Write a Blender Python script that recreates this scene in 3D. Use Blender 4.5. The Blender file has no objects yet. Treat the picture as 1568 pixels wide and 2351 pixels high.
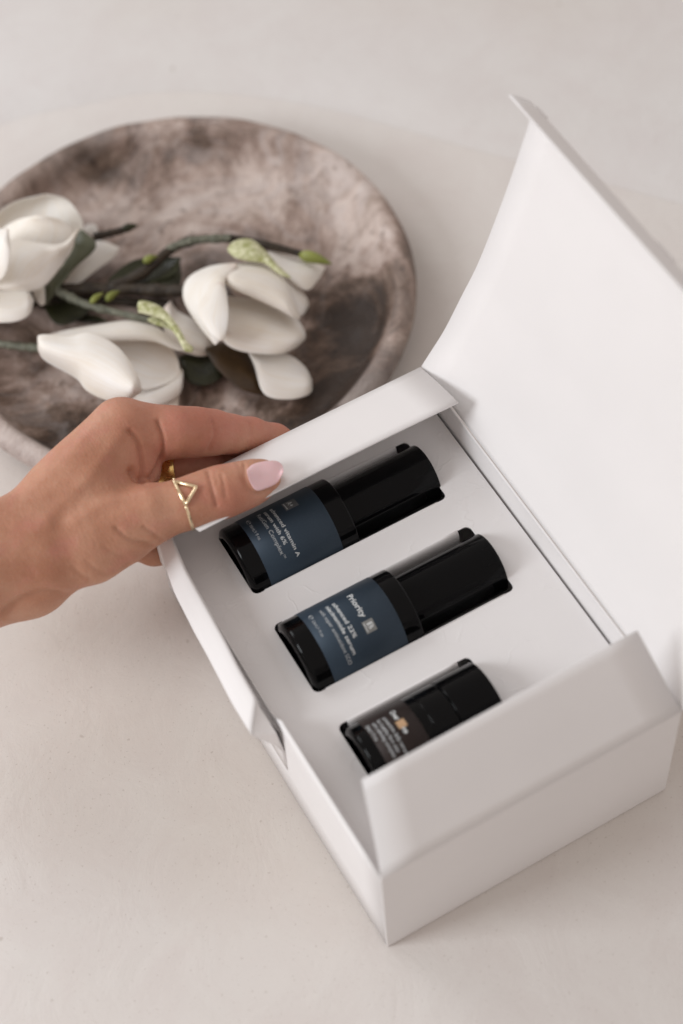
import bpy, bmesh, math, random
import numpy as np
from mathutils import Vector, Matrix, Euler
from mathutils.bvhtree import BVHTree
random.seed(7)
rng = np.random.default_rng(7)
scene = bpy.context.scene
COL = scene.collection
MM = 0.001

# ------------------------------------------------------------------ camera
CAM_EUL = (0.576263315, 0.0544095969, -0.5141972)
CAM_POS = np.array([-137.33002, -296.141382, 894.287819])
cam_d = bpy.data.cameras.new('camera'); cam = bpy.data.objects.new('camera', cam_d); COL.objects.link(cam)
cam.location = Vector(CAM_POS) * MM
cam.rotation_euler = Euler(CAM_EUL, 'XYZ')
cam_d.sensor_fit = 'AUTO'; cam_d.sensor_width = 36
cam_d.lens = 36 * 4323.2 / 2351
cam_d.clip_start = 0.01; cam_d.clip_end = 50
cam_d.dof.use_dof = True; cam_d.dof.focus_distance = 0.988; cam_d.dof.aperture_fstop = 3.4
scene.camera = cam

# ------------------------------------------------------------------ light
world = bpy.data.worlds.new('World'); scene.world = world; world.use_nodes = True
bg = world.node_tree.nodes['Background']
bg.inputs[0].default_value = (1.0, 0.91, 0.86, 1); bg.inputs[1].default_value = 0.57

def area(name, loc, target, sx, sy, power, colr):
    l = bpy.data.lights.new(name, 'AREA'); l.shape = 'RECTANGLE'; l.size = sx; l.size_y = sy
    l.energy = power; l.color = colr
    o = bpy.data.objects.new(name, l); COL.objects.link(o); o.location = loc
    o.rotation_euler = (Vector(target) - Vector(loc)).to_track_quat('-Z', 'Y').to_euler()
    return o
area('window_light', (-1.65, 0.50, 1.05), (0.08, 0.2, 0), 0.62, 0.8, 22, (0.92, 0.96, 1.0))
area('room_light', (-0.55, 2.2, 1.5), (0.08, 0.3, 0), 1.3, 0.9, 16, (0.94, 0.97, 1.0))

vs = scene.view_settings
vs.view_transform = 'Standard'; vs.look = 'None'; vs.exposure = 0.0; vs.gamma = 1.0
scene.cycles.use_denoising = True
scene.cycles.max_bounces = 8

# ------------------------------------------------------------------ pixel -> point (photo measured at 1568 px width)
ROT = np.array(Euler(CAM_EUL, 'XYZ').to_matrix())
def ray(px, py):
    return ROT @ np.array([(px - 784) / 4323.2, -(py - 1175.5) / 4323.2, -1.0])
def at(px, py, val, ax=2):
    d = ray(px, py); t = (val - CAM_POS[ax]) / d[ax]
    return CAM_POS + t * d
def project(P):
    q = (np.asarray(P) - CAM_POS) @ ROT
    return np.stack([784 + 4323.2 * q[..., 0] / -q[..., 2], 1175.5 - 4323.2 * q[..., 1] / -q[..., 2]], -1)

# ------------------------------------------------------------------ object helpers
def link(name, me, m=None, parent=None, smooth=True):
    o = bpy.data.objects.new(name, me); COL.objects.link(o)
    if m: me.materials.append(m)
    if parent: o.parent = parent
    if smooth:
        me.polygons.foreach_set('use_smooth', [True] * len(me.polygons))
    return o
def mesh(name, V, F, m=None, parent=None, smooth=True):
    me = bpy.data.meshes.new(name)
    V = np.asarray(V, float) * MM
    me.from_pydata([tuple(v) for v in V], [], [tuple(int(i) for i in f) for f in F]); me.update()
    return link(name, me, m, parent, smooth)
def tag(o, label=None, cat=None, group=None, kind=None):
    if label: o['label'] = label
    if cat: o['category'] = cat
    if group: o['group'] = group
    if kind: o['kind'] = kind
    return o
def thing(name, loc, label, cat, group=None):
    o = bpy.data.objects.new(name, None); COL.objects.link(o); o.empty_display_size = 0.01
    tag(o, label, cat, group); return o
def mod_solid(o, t, off=0.0):
    s = o.modifiers.new('s', 'SOLIDIFY'); s.thickness = t * MM; s.offset = off; s.use_even_offset = False
def mod_bevel(o, w, seg=2):
    b = o.modifiers.new('b', 'BEVEL'); b.width = w * MM; b.segments = seg; b.limit_method = 'ANGLE'; b.angle_limit = math.radians(35)
def mod_sub(o, n=1):
    s = o.modifiers.new('u', 'SUBSURF'); s.levels = n; s.render_levels = n
def grid_mesh(name, P, m, parent=None, thick=0, off=0, sub=0, smooth=True):
    P = np.asarray(P); n, k = P.shape[:2]
    F = [(i * k + j, (i + 1) * k + j, (i + 1) * k + j + 1, i * k + j + 1) for i in range(n - 1) for j in range(k - 1)]
    o = mesh(name, P.reshape(-1, 3), F, m, parent, smooth)
    if thick: mod_solid(o, thick, off)
    if sub: mod_sub(o, sub)
    return o
def box(name, lo, hi, m, parent, bev=0.3):
    x0, y0, z0 = lo; x1, y1, z1 = hi
    V = [(x, y, z) for x in (x0, x1) for y in (y0, y1) for z in (z0, z1)]
    F = [(0, 1, 3, 2), (4, 6, 7, 5), (0, 4, 5, 1), (2, 3, 7, 6), (0, 2, 6, 4), (1, 5, 7, 3)]
    o = mesh(name, V, F, m, parent, False)
    if bev: mod_bevel(o, bev)
    return o
def spline(pts, n):
    """Catmull-Rom through pts, n samples"""
    p = np.asarray(pts, float); p = np.vstack([2 * p[0] - p[1], p, 2 * p[-1] - p[-2]])
    k = len(p) - 3; out = []
    for t in np.linspace(0, k - 1e-9, n):
        i = int(t); f = t - i; a, b, c, d = p[i:i + 4]
        out.append(0.5 * ((2 * b) + (-a + c) * f + (2 * a - 5 * b + 4 * c - d) * f * f + (-a + 3 * b - 3 * c + d) * f ** 3))
    return np.array(out)
def tube_data(pts, radii, seg=12, closed=False, flat=1.0):
    pts = np.asarray(pts, float); n = len(pts); V = []; F = []
    up = np.array([0.1, 0.2, 1.0]); prev = None
    for i in range(n):
        if closed: t = pts[(i + 1) % n] - pts[i - 1]
        else: t = pts[min(i + 1, n - 1)] - pts[max(i - 1, 0)]
        t = t / (np.linalg.norm(t) + 1e-9)
        a = (prev if prev is not None else up); a = a - t * (a @ t); a /= np.linalg.norm(a); prev = a
        b = np.cross(t, a); r = radii[i] if hasattr(radii, '__len__') else radii
        for k in range(seg):
            th = 2 * math.pi * k / seg
            V.append(pts[i] + r * (a * math.cos(th) + b * math.sin(th) * flat))
    m = n if closed else n - 1
    for i in range(m):
        for k in range(seg):
            F.append((i * seg + k, i * seg + (k + 1) % seg, ((i + 1) % n) * seg + (k + 1) % seg, ((i + 1) % n) * seg + k))
    if not closed:
        F.append(tuple(range(seg))[::-1]); F.append(tuple((n - 1) * seg + k for k in range(seg)))
    return V, F
def tube(name, pts, radii, m, parent, seg=12, closed=False, flat=1.0):
    V, F = tube_data(pts, radii, seg, closed, flat)
    return mesh(name, V, F, m, parent)

# ------------------------------------------------------------------ materials
def nt(name):
    m = bpy.data.materials.new(name); m.use_nodes = True
    t = m.node_tree; b = t.nodes['Principled BSDF']
    return m, t, b
def N(t, typ, **kw):
    n = t.nodes.new(typ)
    for k, v in kw.items():
        if k in n.inputs: n.inputs[k].default_value = v
        else: setattr(n, k, v)
    return n
def noise(t, scale, detail=4, rough=0.5, dist=0.0, vec=None):
    n = N(t, 'ShaderNodeTexNoise', Scale=scale, Detail=detail, Roughness=rough, Distortion=dist)
    if vec is None:
        tc = t.nodes.get('TC') or N(t, 'ShaderNodeTexCoord'); tc.name = 'TC'; vec = tc.outputs['Object']
    t.links.new(vec, n.inputs['Vector']); return n
def ramp(t, src, stops, interp='LINEAR'):
    r = N(t, 'ShaderNodeValToRGB'); cr = r.color_ramp; cr.interpolation = interp
    while len(cr.elements) < len(stops): cr.elements.new(0.5)
    for e, (p, c) in zip(cr.elements, stops):
        e.position = p; e.color = (*c, 1) if hasattr(c, '__len__') else (c, c, c, 1)
    t.links.new(src, r.inputs['Fac']); return r
def mixc(t, a, b, fac, mode='MIX'):
    n = N(t, 'ShaderNodeMix', data_type='RGBA', blend_type=mode)
    for s, v in ((6, a), (7, b), (0, fac)):
        if hasattr(v, 'is_linked') or hasattr(v, 'links'): t.links.new(v, n.inputs[s])
        elif s == 0: n.inputs[0].default_value = v
        else: n.inputs[s].default_value = (*v, 1)
    return n.outputs[2]
def math_(t, op, a, b=0.0):
    n = N(t, 'ShaderNodeMath', operation=op)
    if op == 'MULTIPLY_ADD': n.inputs[2].default_value = 0.5 - 0.5 * b
    for i, v in enumerate((a, b)):
        if hasattr(v, 'links'): t.links.new(v, n.inputs[i])
        else: n.inputs[i].default_value = v
    return n.outputs[0]
def bump(t, b, h, strength, dist):
    n = N(t, 'ShaderNodeBump', Strength=strength, Distance=dist)
    t.links.new(h, n.inputs['Height']); t.links.new(n.outputs[0], b.inputs['Normal']); return n

def paper(name, c, crinkle=0.0, rough=0.62):
    m, t, b = nt(name)
    n1 = noise(t, 14, 3); col = ramp(t, n1.outputs[0], [(0.3, [x * .965 for x in c]), (0.7, c)])
    t.links.new(col.outputs[0], b.inputs['Base Color'])
    b.inputs['Roughness'].default_value = rough; b.inputs['Specular IOR Level'].default_value = 0.35
    g = noise(t, 1400, 2); h = math_(t, 'MULTIPLY', g.outputs[0], 0.05)
    lo = noise(t, 28, 3); h = math_(t, 'ADD', h, math_(t, 'MULTIPLY', lo.outputs[0], 0.5))
    if crinkle:
        warp = noise(t, 60, 3, 0.5)
        tc = t.nodes['TC'].outputs['Object']
        va = N(t, 'ShaderNodeVectorMath', operation='MULTIPLY_ADD'); t.links.new(warp.outputs['Color'], va.inputs[0])
        va.inputs[1].default_value = (0.03, 0.03, 0.0); t.links.new(tc, va.inputs[2])
        vo = N(t, 'ShaderNodeTexVoronoi', feature='DISTANCE_TO_EDGE', Scale=34.0); t.links.new(va.outputs[0], vo.inputs['Vector'])
        ln = ramp(t, vo.outputs[0], [(0.0, 1.0), (0.045, 0.0)], 'EASE')
        mk = ramp(t, noise(t, 30, 2).outputs[0], [(0.54, 0.0), (0.62, 1.0)])
        h = math_(t, 'ADD', h, math_(t, 'MULTIPLY', math_(t, 'MULTIPLY', ln.outputs[0], mk.outputs[0]), crinkle))
        wo = N(t, 'ShaderNodeTexVoronoi', feature='DISTANCE_TO_EDGE', Scale=58.0); t.links.new(va.outputs[0], wo.inputs['Vector'])
        l2 = ramp(t, wo.outputs[0], [(0.0, 1.0), (0.06, 0.0)], 'EASE')
        mk2 = ramp(t, noise(t, 21, 1).outputs[0], [(0.57, 0.0), (0.64, 1.0)])
        h = math_(t, 'ADD', h, math_(t, 'MULTIPLY', math_(t, 'MULTIPLY', l2.outputs[0], mk2.outputs[0]), crinkle * .7))
    bump(t, b, h, 0.5, 0.0012)
    return m
M_card = paper('white_card', (0.80, 0.775, 0.768))
M_tray = paper('white_embossed_card', (0.765, 0.742, 0.736), crinkle=0.2)

def gloss(name, c, rough=0.12, coat=0.6, spec=0.5):
    m, t, b = nt(name)
    b.inputs['Base Color'].default_value = (*c, 1); b.inputs['Roughness'].default_value = rough
    b.inputs['Specular IOR Level'].default_value = spec
    b.inputs['Coat Weight'].default_value = coat; b.inputs['Coat Roughness'].default_value = 0.06
    n = noise(t, 90, 3); r = ramp(t, n.outputs[0], [(0.35, rough * .7), (0.7, rough * 1.5)])
    t.links.new(r.outputs[0], b.inputs['Roughness'])
    return m
M_black = gloss('black_gloss_plastic', (0.002, 0.002, 0.0023), 0.09, 0.0, 0.13)
M_black2 = gloss('black_glass', (0.002, 0.002, 0.0023), 0.09, 0.0, 0.15)
def metal_label(name, c, rough):
    m, t, b = nt(name)
    b.inputs['Metallic'].default_value = 0.3; b.inputs['Specular IOR Level'].default_value = 0.3; b.inputs['Roughness'].default_value = rough
    n = noise(t, 2600, 2); r = ramp(t, n.outputs[0], [(0.3, [x * .86 for x in c]), (0.75, [x * 1.1 for x in c])])
    t.links.new(r.outputs[0], b.inputs['Base Color'])
    bump(t, b, n.outputs[0], 0.15, 0.0001)
    return m
M_navy = metal_label('navy_satin_label', (0.030, 0.047, 0.068), 0.52)
M_brown = metal_label('dark_brown_label', (0.026, 0.017, 0.015), 0.5)
def flat(name, c, rough=0.6, var=0.06, scale=200):
    m, t, b = nt(name)
    n = noise(t, scale, 3); r = ramp(t, n.outputs[0], [(0.3, [x * (1 - var) for x in c]), (0.7, [min(1, x * (1 + var)) for x in c])])
    t.links.new(r.outputs[0], b.inputs['Base Color']); b.inputs['Roughness'].default_value = rough
    return m
M_print = flat('pale_grey_print', (0.42, 0.44, 0.45))
M_printb = flat('white_print', (0.60, 0.62, 0.62))
M_sq = flat('grey_print_square', (0.10, 0.105, 0.11)); M_sq2 = flat('light_grey_print_square', (0.20, 0.20, 0.19))
M_orange = flat('orange_print_square', (0.46, 0.29, 0.16))
def gold(name, c, rough):
    m, t, b = nt(name)
    b.inputs['Metallic'].default_value = 1.0
    n = noise(t, 300, 3); r = ramp(t, n.outputs[0], [(0.35, rough * .7), (0.7, rough * 1.4)])
    t.links.new(r.outputs[0], b.inputs['Roughness']); b.inputs['Base Color'].default_value = (*c, 1)
    return m
M_gold = gold('yellow_gold', (0.95, 0.68, 0.26), 0.3); M_pale = gold('pale_gold', (0.86, 0.68, 0.45), 0.2)

def plaster(name='white_plaster_table', k=(1, 1, 1)):
    m, t, b = nt(name)
    a = noise(t, 2.2, 3, 0.5); b1 = ramp(t, a.outputs[0], [(p, tuple(x * y for x, y in zip(c, k))) for p, c in ((0.30, (0.64, 0.585, 0.525)), (0.50, (0.71, 0.672, 0.64)), (0.75, (0.745, 0.718, 0.698)))])
    c = noise(t, 26, 5, 0.6, 0.6); c1 = ramp(t, c.outputs[0], [(0.35, (0.95, 0.925, 0.925)), (0.62, (1, 1, 1))])
    col = mixc(t, b1.outputs[0], c1.outputs[0], 0.6, 'MULTIPLY')
    sp = noise(t, 520, 2, 0.6); s1 = ramp(t, sp.outputs[0], [(0.27, (0.62, 0.58, 0.53)), (0.36, (1, 1, 1))])
    col = mixc(t, col, s1.outputs[0], 0.45, 'MULTIPLY')
    sp2 = noise(t, 95, 1, 0.5); s2 = ramp(t, sp2.outputs[0], [(0.17, (0.62, 0.57, 0.52)), (0.205, (1, 1, 1))])
    col = mixc(t, col, s2.outputs[0], 0.5, 'MULTIPLY')
    t.links.new(col, b.inputs['Base Color']); b.inputs['Roughness'].default_value = 0.68
    b.inputs['Specular IOR Level'].default_value = 0.3
    h1 = noise(t, 24, 6, 0.62, 0.8); h2 = noise(t, 700, 2, 0.5)
    h = math_(t, 'ADD', math_(t, 'MULTIPLY', h1.outputs[0], 1.0), math_(t, 'MULTIPLY', h2.outputs[0], 0.06))
    bump(t, b, h, 0.45, 0.002)
    return m
M_table = plaster()
M_back = plaster('grey_plaster_backdrop', (0.985, 1.0, 1.02))

def stone():
    m, t, b = nt('marbled_stone')
    big = noise(t, 13.0, 8, 0.68, 0.5)
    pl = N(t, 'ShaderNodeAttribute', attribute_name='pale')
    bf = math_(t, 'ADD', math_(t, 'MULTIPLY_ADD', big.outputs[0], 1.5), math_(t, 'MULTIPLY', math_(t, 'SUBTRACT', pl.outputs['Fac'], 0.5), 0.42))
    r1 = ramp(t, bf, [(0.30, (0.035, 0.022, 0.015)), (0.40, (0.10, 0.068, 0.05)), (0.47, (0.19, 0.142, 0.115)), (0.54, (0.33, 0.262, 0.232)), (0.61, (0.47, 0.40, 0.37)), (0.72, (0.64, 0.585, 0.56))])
    mid = noise(t, 42, 7, 0.7, 0.9)
    r2 = ramp(t, mid.outputs[0], [(0.32, (0.50, 0.43, 0.38)), (0.48, (0.9, 0.86, 0.85)), (0.6, (1.0, 1.0, 1.0)), (0.72, (1.3, 1.26, 1.27))])
    col = mixc(t, r1.outputs[0], r2.outputs[0], 0.85, 'MULTIPLY')
    vein = noise(t, 11, 4, 0.55, 2.2)
    v1 = ramp(t, vein.outputs[0], [(0.44, 0.0), (0.5, 1.0), (0.56, 0.0)])
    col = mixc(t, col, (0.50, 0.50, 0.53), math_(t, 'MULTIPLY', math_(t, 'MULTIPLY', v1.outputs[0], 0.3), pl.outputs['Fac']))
    sp = noise(t, 130, 3, 0.6); s1 = ramp(t, sp.outputs[0], [(0.30, (0.35, 0.30, 0.27)), (0.40, (1, 1, 1))])
    col = mixc(t, col, s1.outputs[0], 0.7, 'MULTIPLY')
    # rim is bleached, paler stone (attribute follows the shape of the rim)
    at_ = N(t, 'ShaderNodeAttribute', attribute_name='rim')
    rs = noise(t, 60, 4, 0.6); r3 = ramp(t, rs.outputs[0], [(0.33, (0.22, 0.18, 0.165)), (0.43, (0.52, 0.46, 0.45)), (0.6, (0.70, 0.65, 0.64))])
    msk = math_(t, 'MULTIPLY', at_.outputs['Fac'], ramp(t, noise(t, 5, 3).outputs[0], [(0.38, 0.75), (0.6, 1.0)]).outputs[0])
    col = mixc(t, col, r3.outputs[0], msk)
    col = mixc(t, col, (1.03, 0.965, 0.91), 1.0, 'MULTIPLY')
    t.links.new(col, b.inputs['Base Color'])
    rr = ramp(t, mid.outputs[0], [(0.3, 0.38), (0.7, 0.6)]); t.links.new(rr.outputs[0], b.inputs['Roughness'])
    h = math_(t, 'ADD', math_(t, 'MULTIPLY', mid.outputs[0], 1.0), math_(t, 'MULTIPLY', sp.outputs[0], 0.25))
    bump(t, b, h, 0.8, 0.004)
    return m
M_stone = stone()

def petal_mat():
    m, t, b = nt('cream_petal')
    al = N(t, 'ShaderNodeAttribute', attribute_name='along'); ac = N(t, 'ShaderNodeAttribute', attribute_name='across')
    n = noise(t, 30, 4); r = ramp(t, n.outputs[0], [(0.3, (0.90, 0.84, 0.75)), (0.5, (0.95, 0.915, 0.86)), (0.7, (0.97, 0.955, 0.93))])
    cb = N(t, 'ShaderNodeCombineXYZ'); t.links.new(math_(t, 'MULTIPLY', al.outputs['Fac'], 1.6), cb.inputs[0]); t.links.new(math_(t, 'MULTIPLY', ac.outputs['Fac'], 17.0), cb.inputs[1])
    g = N(t, 'ShaderNodeObjectInfo'); t.links.new(g.outputs['Random'], cb.inputs[2])
    v = noise(t, 1.0, 4, 0.6, 0.4, cb.outputs[0])
    vr = ramp(t, v.outputs[0], [(0.32, (0.93, 0.87, 0.78)), (0.55, (1, 1, 1))])
    col = mixc(t, r.outputs[0], vr.outputs[0], 0.55, 'MULTIPLY')
    base = ramp(t, al.outputs['Fac'], [(0.0, 1.0), (0.16, 0.0)], 'EASE')
    col = mixc(t, col, (0.62, 0.44, 0.36), math_(t, 'MULTIPLY', base.outputs[0], 0.45))
    tp = ramp(t, al.outputs['Fac'], [(0.9, 0.0), (1.0, 1.0)]); col = mixc(t, col, (0.72, 0.56, 0.44), math_(t, 'MULTIPLY', tp.outputs[0], 0.25))
    t.links.new(col, b.inputs['Base Color']); b.inputs['Roughness'].default_value = 0.55
    b.inputs['Specular IOR Level'].default_value = 0.3
    tr = N(t, 'ShaderNodeBsdfTranslucent'); t.links.new(col, tr.inputs[0])
    mx = N(t, 'ShaderNodeMixShader'); mx.inputs[0].default_value = 0.12
    out = [x for x in t.nodes if x.type == 'OUTPUT_MATERIAL'][0]
    t.links.new(b.outputs[0], mx.inputs[1]); t.links.new(tr.outputs[0], mx.inputs[2]); t.links.new(mx.outputs[0], out.inputs[0])
    h = math_(t, 'ADD', math_(t, 'MULTIPLY', v.outputs[0], 1.0), math_(t, 'MULTIPLY', noise(t, 260, 3).outputs[0], 0.2))
    bump(t, b, h, 0.35, 0.0009)
    return m
M_petal = petal_mat()
def leafy(name, c1, c2, rough=0.45, sc=60):
    m, t, b = nt(name)
    n = noise(t, sc, 4, 0.6, 0.5); r = ramp(t, n.outputs[0], [(0.3, c1), (0.7, c2)])
    t.links.new(r.outputs[0], b.inputs['Base Color']); b.inputs['Roughness'].default_value = rough
    bump(t, b, n.outputs[0], 0.6, 0.0016)
    return m
M_leaf = leafy('sage_green_leaf', (0.065, 0.075, 0.042), (0.12, 0.13, 0.082))
M_dark = leafy('dark_green_leaf', (0.010, 0.010, 0.004), (0.036, 0.040, 0.010))
M_bud = leafy('lime_green_bud', (0.15, 0.17, 0.03), (0.30, 0.33, 0.08))
M_sheath = leafy('mottled_yellow_green_sheath', (0.26, 0.28, 0.05), (0.85, 0.84, 0.60), 0.55, 240)
M_stem = leafy('brown_stem', (0.012, 0.007, 0.004), (0.05, 0.034, 0.018), 0.6, 150)
M_gstem = leafy('grey_green_stem', (0.07, 0.075, 0.05), (0.20, 0.20, 0.15), 0.6, 220)
M_rust = leafy('brown_leaf_underside', (0.035, 0.018, 0.006), (0.085, 0.048, 0.018))

def skin():
    m, t, b = nt('skin')
    a = noise(t, 38, 4, 0.55); base = ramp(t, a.outputs[0], [(0.3, (0.42, 0.19, 0.115)), (0.5, (0.50, 0.25, 0.16)), (0.7, (0.56, 0.305, 0.205))])
    fl = N(t, 'ShaderNodeAttribute', attribute_name='flush')
    rd = ramp(t, noise(t, 55, 3, 0.6).outputs[0], [(0.50, 0.0), (0.68, 0.38)])
    col = mixc(t, base.outputs[0], (0.55, 0.215, 0.175), rd.outputs[0])
    col = mixc(t, col, (0.50, 0.165, 0.125), fl.outputs['Fac'])
    f = noise(t, 700, 3, 0.6); fr = ramp(t, f.outputs[0], [(0.3, (0.93, 0.90, 0.88)), (0.6, (1, 1, 1))])
    col = mixc(t, col, fr.outputs[0], 0.6, 'MULTIPLY')
    t.links.new(col, b.inputs['Base Color'])
    b.inputs['Roughness'].default_value = 0.52; b.inputs['Specular IOR Level'].default_value = 0.35
    b.inputs['Subsurface Weight'].default_value = 0.25; b.inputs['Subsurface Radius'].default_value = (0.006, 0.0022, 0.0012)
    b.inputs['Subsurface Scale'].default_value = 0.7
    v = N(t, 'ShaderNodeTexVoronoi', Scale=620.0); t.links.new(t.nodes['TC'].outputs['Object'], v.inputs['Vector'])
    n2 = noise(t, 120, 4, 0.6, 0.5)
    h = math_(t, 'ADD', math_(t, 'MULTIPLY', v.outputs[0], 0.35), math_(t, 'MULTIPLY', n2.outputs[0], 0.8))
    va = N(t, 'ShaderNodeMapping'); va.inputs['Scale'].default_value = (330, 90, 90); va.inputs['Rotation'].default_value = (0, 0.5, 0.9)
    t.links.new(t.nodes['TC'].outputs['Object'], va.inputs[0]); n3 = noise(t, 1.0, 4, 0.6, 0.6, va.outputs[0])
    n4 = noise(t, 1500, 2)
    h = math_(t, 'ADD', h, math_(t, 'ADD', math_(t, 'MULTIPLY', n3.outputs[0], 0.9), math_(t, 'MULTIPLY', n4.outputs[0], 0.3)))
    bump(t, b, h, 0.42, 0.0008)
    return m
M_skin = skin()
def nailm():
    m, t, b = nt('pale_pink_nail_polish')
    b.inputs['Base Color'].default_value = (0.80, 0.53, 0.55, 1); b.inputs['Roughness'].default_value = 0.28
    b.inputs['Coat Weight'].default_value = 0.4; b.inputs['Subsurface Weight'].default_value = 0.1; b.inputs['Subsurface Scale'].default_value = 0.002
    n = noise(t, 80, 2); bump(t, b, n.outputs[0], 0.05, 0.001)
    return m
M_nail = nailm()

# ------------------------------------------------------------------ setting: table and backdrop
def tabletop():
    S = 3000
    V = [(-S, -S, 0), (S, -S, 0), (S, S, 0), (-S, S, 0)]
    o = mesh('tabletop', V, [(0, 1, 2, 3)], M_table, None, False); tag(o, kind='structure')
    # a second plaster board lies on the table behind, its soft rounded edge just shows
    edge = spline([(-1500, 640), (-500, 640), (0, 625), (120, 606), (180, 582), (244, 527), (319, 430), (420, 300), (700, -60), (1400, -900)], 90)
    prof = [(0, 0.1), (4.0, 0.7), (9, 1.7), (17, 3.0), (27, 4.0), (40, 4.4), (2600, 4.4)]
    P = []
    nrm0 = None
    for i, e in enumerate(edge):
        tg = edge[min(i + 1, len(edge) - 1)] - edge[max(i - 1, 0)]; tg /= np.linalg.norm(tg); nv = np.array([-tg[1], tg[0]])
        P.append([(e[0] + nv[0] * d if d < 100 else e[0] + .7 * d, e[1] + nv[1] * d if d < 100 else e[1] + .8 * d, z) for d, z in prof])
    b = grid_mesh('backdrop_board', P, M_back); tag(b, kind='structure')
tabletop()

# ------------------------------------------------------------------ gift box
W, L, H = 165.0, 241.0, 88.0
bx = thing('gift_box', None, 'open white card box with its lid raised on the right, holding three bottles', 'box')
box('bottom_panel', (1.3, 1.3, 0.6), (W - 1.3, L - 1.3, 2.0), M_card, bx)
def wall_panel(name, lo, hi):
    return box(name, lo, hi, M_card, bx, 0.5)
wall_panel('side_wall', (0, 0, 0.3), (W, 1.2, H))
wall_panel('side_wall', (0, L - 1.2, 0.3), (W, L, H))
wall_panel('side_wall', (W - 1.2, 1.22, 0.3), (W, L - 1.22, H - 0.2))
# long left wall: flat near the viewer, pressed out and folded double where the hand holds it
def left_wall():
    # one continuous wall whose top dips where the folded panel sits on it
    P = []
    for y in np.concatenate([[1.22], np.linspace(20, 90, 6), [94, 96, 100, 104], np.linspace(115, L - 1.25, 10)]):
        top = np.interp(y, [0, 94, 98, 104, 241], [87.6, 87.6, 82, 76, 76])
        P.append([(0.6 - 1.2 * math.sin(math.pi * y / L), y, 0.4 + (top - 0.4) * v) for v in (0, .3, .6, .85, 1)])
    grid_mesh('side_wall', P, M_card, bx, 0.6, 0)
    ts = np.linspace(0, 1, 34)
    yb, yo, yi = 96 + (L - 97) * ts, 98 + (L - 99) * ts, 108 + (L - 109) * ts
    inn = np.interp(yi, [108, 118, 130, 146, 193, 215, 241], [-6.4, -6.0, -5.6, -4.4, -2.5, 0.2, 0.6])
    out = np.interp(yo, [91, 98, 117, 147, 162, 187, 200, 216, 241], [13.5, 14.2, 14.3, 12.6, 12.1, 10.4, 8.2, 4.6, 1.5])
    P = []
    for b_, o_, i_, a, o in zip(yb, yo, yi, inn, out):
        row = [(-0.6 - o * k, b_ + (o_ - b_) * k, z) for k, z in ((0.0, 30), (0.03, 50), (0.22, 60), (0.58, 70), (0.90, 78), (1.0, 81.8))]
        row += [(-o - .55 + (a + o + .55) * k, o_ + (i_ - o_) * k, z) for k, z in ((.03, 82.6), (.25, 84.2), (.6, 86.4), (.93, 88.1), (1.0, 88.3))]
        row += [(a + .45, i_, 87.4), (a + .6, i_, 80), (a + 1.2, i_, 66)]
        P.append(row)
    grid_mesh('folded_side_panel', P, M_card, bx, 0.8, -1, 0)
    # small folded corner that closes the end of the panel
    T1 = (-6.2, 108.4, 88.4); T2 = (-3.9, 94.6, 76.5); T3 = (-14.6, 98.2, 82); T4 = (-6.5, 97.0, 62)
    r0 = P[0]
    fo = mesh('folded_corner', [T1, T3, T2, r0[4], r0[3], r0[2], r0[1], r0[0]], [(0, 1, 2), (1, 3, 2), (3, 4, 2), (4, 5, 2), (5, 6, 2), (6, 7, 2)], M_card, bx, False); mod_solid(fo, 0.5)
left_wall()
# end flaps, hinged on the short walls and leaning over the box
def end_flap(y0, yf, zf, xl, xr, xfl, xfr, sag):
    P = []
    for u in np.linspace(0, 1, 9):
        y = y0 + (yf - y0) * u; z = H - 0.2 + (zf - H) * u + sag * math.sin(math.pi * u)
        a = xl + (xfl - xl) * u ** 0.9; b = xr + (xfr - xr) * u ** 0.9
        P.append([(a + (b - a) * v, y, z + 0.8 * math.sin(math.pi * v) * u) for v in np.linspace(0, 1, 9)])
    o = grid_mesh('end_flap', P, M_card, bx, 0.9, 0, 0)
    return o
end_flap(L - .3, 199.2, 105.5, 0.6, W - 0.8, 11.5, 162.6, 1.0)
end_flap(0.3, 33.0, 121.5, 0.4, W - 0.4, 10.7, 158.8, 0.8)
# lid
LP = spline([(165.3, 88.0), (172.3, 98.0), (180.4, 110.2), (191.1, 131.4), (200.6, 150.5), (211.4, 179.9), (219.8, 205.5), (224.8, 222.7), (227.8, 232.8), (230.6, 245.5)], 44)
lid = grid_mesh('lid', [[(x, y, z) for y in np.linspace(L, 0, 14)] for x, z in LP], M_card, bx, 0.9, 0)
P = []
for d, z in ((0, 0), (0.5, 1.2), (2.0, 2.6), (4.6, 4.6), (7.4, 6.8), (9.8, 8.6), (11.2, 9.6)):
    P.append([(230.6 - d, y, 245.5 + z) for y in np.linspace(L + 1.5 + min(d, 6) * .5, -1.5, 24)])
tuck = grid_mesh('tuck_flap', P, M_card, lid, 0.9, 0)
for (ya, yb) in ((239.5, 230.5), (140, 126)):
    Q = [[(230.7 + .6 * u, y, 245.6 + 1.0 * u) for v, y in zip(np.linspace(0, 1, 9), np.linspace(ya, yb, 9))] for u in np.linspace(0, 1, 4)]
    grid_mesh('locking_tab', Q, M_card, lid, 0.9, 0)

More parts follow.
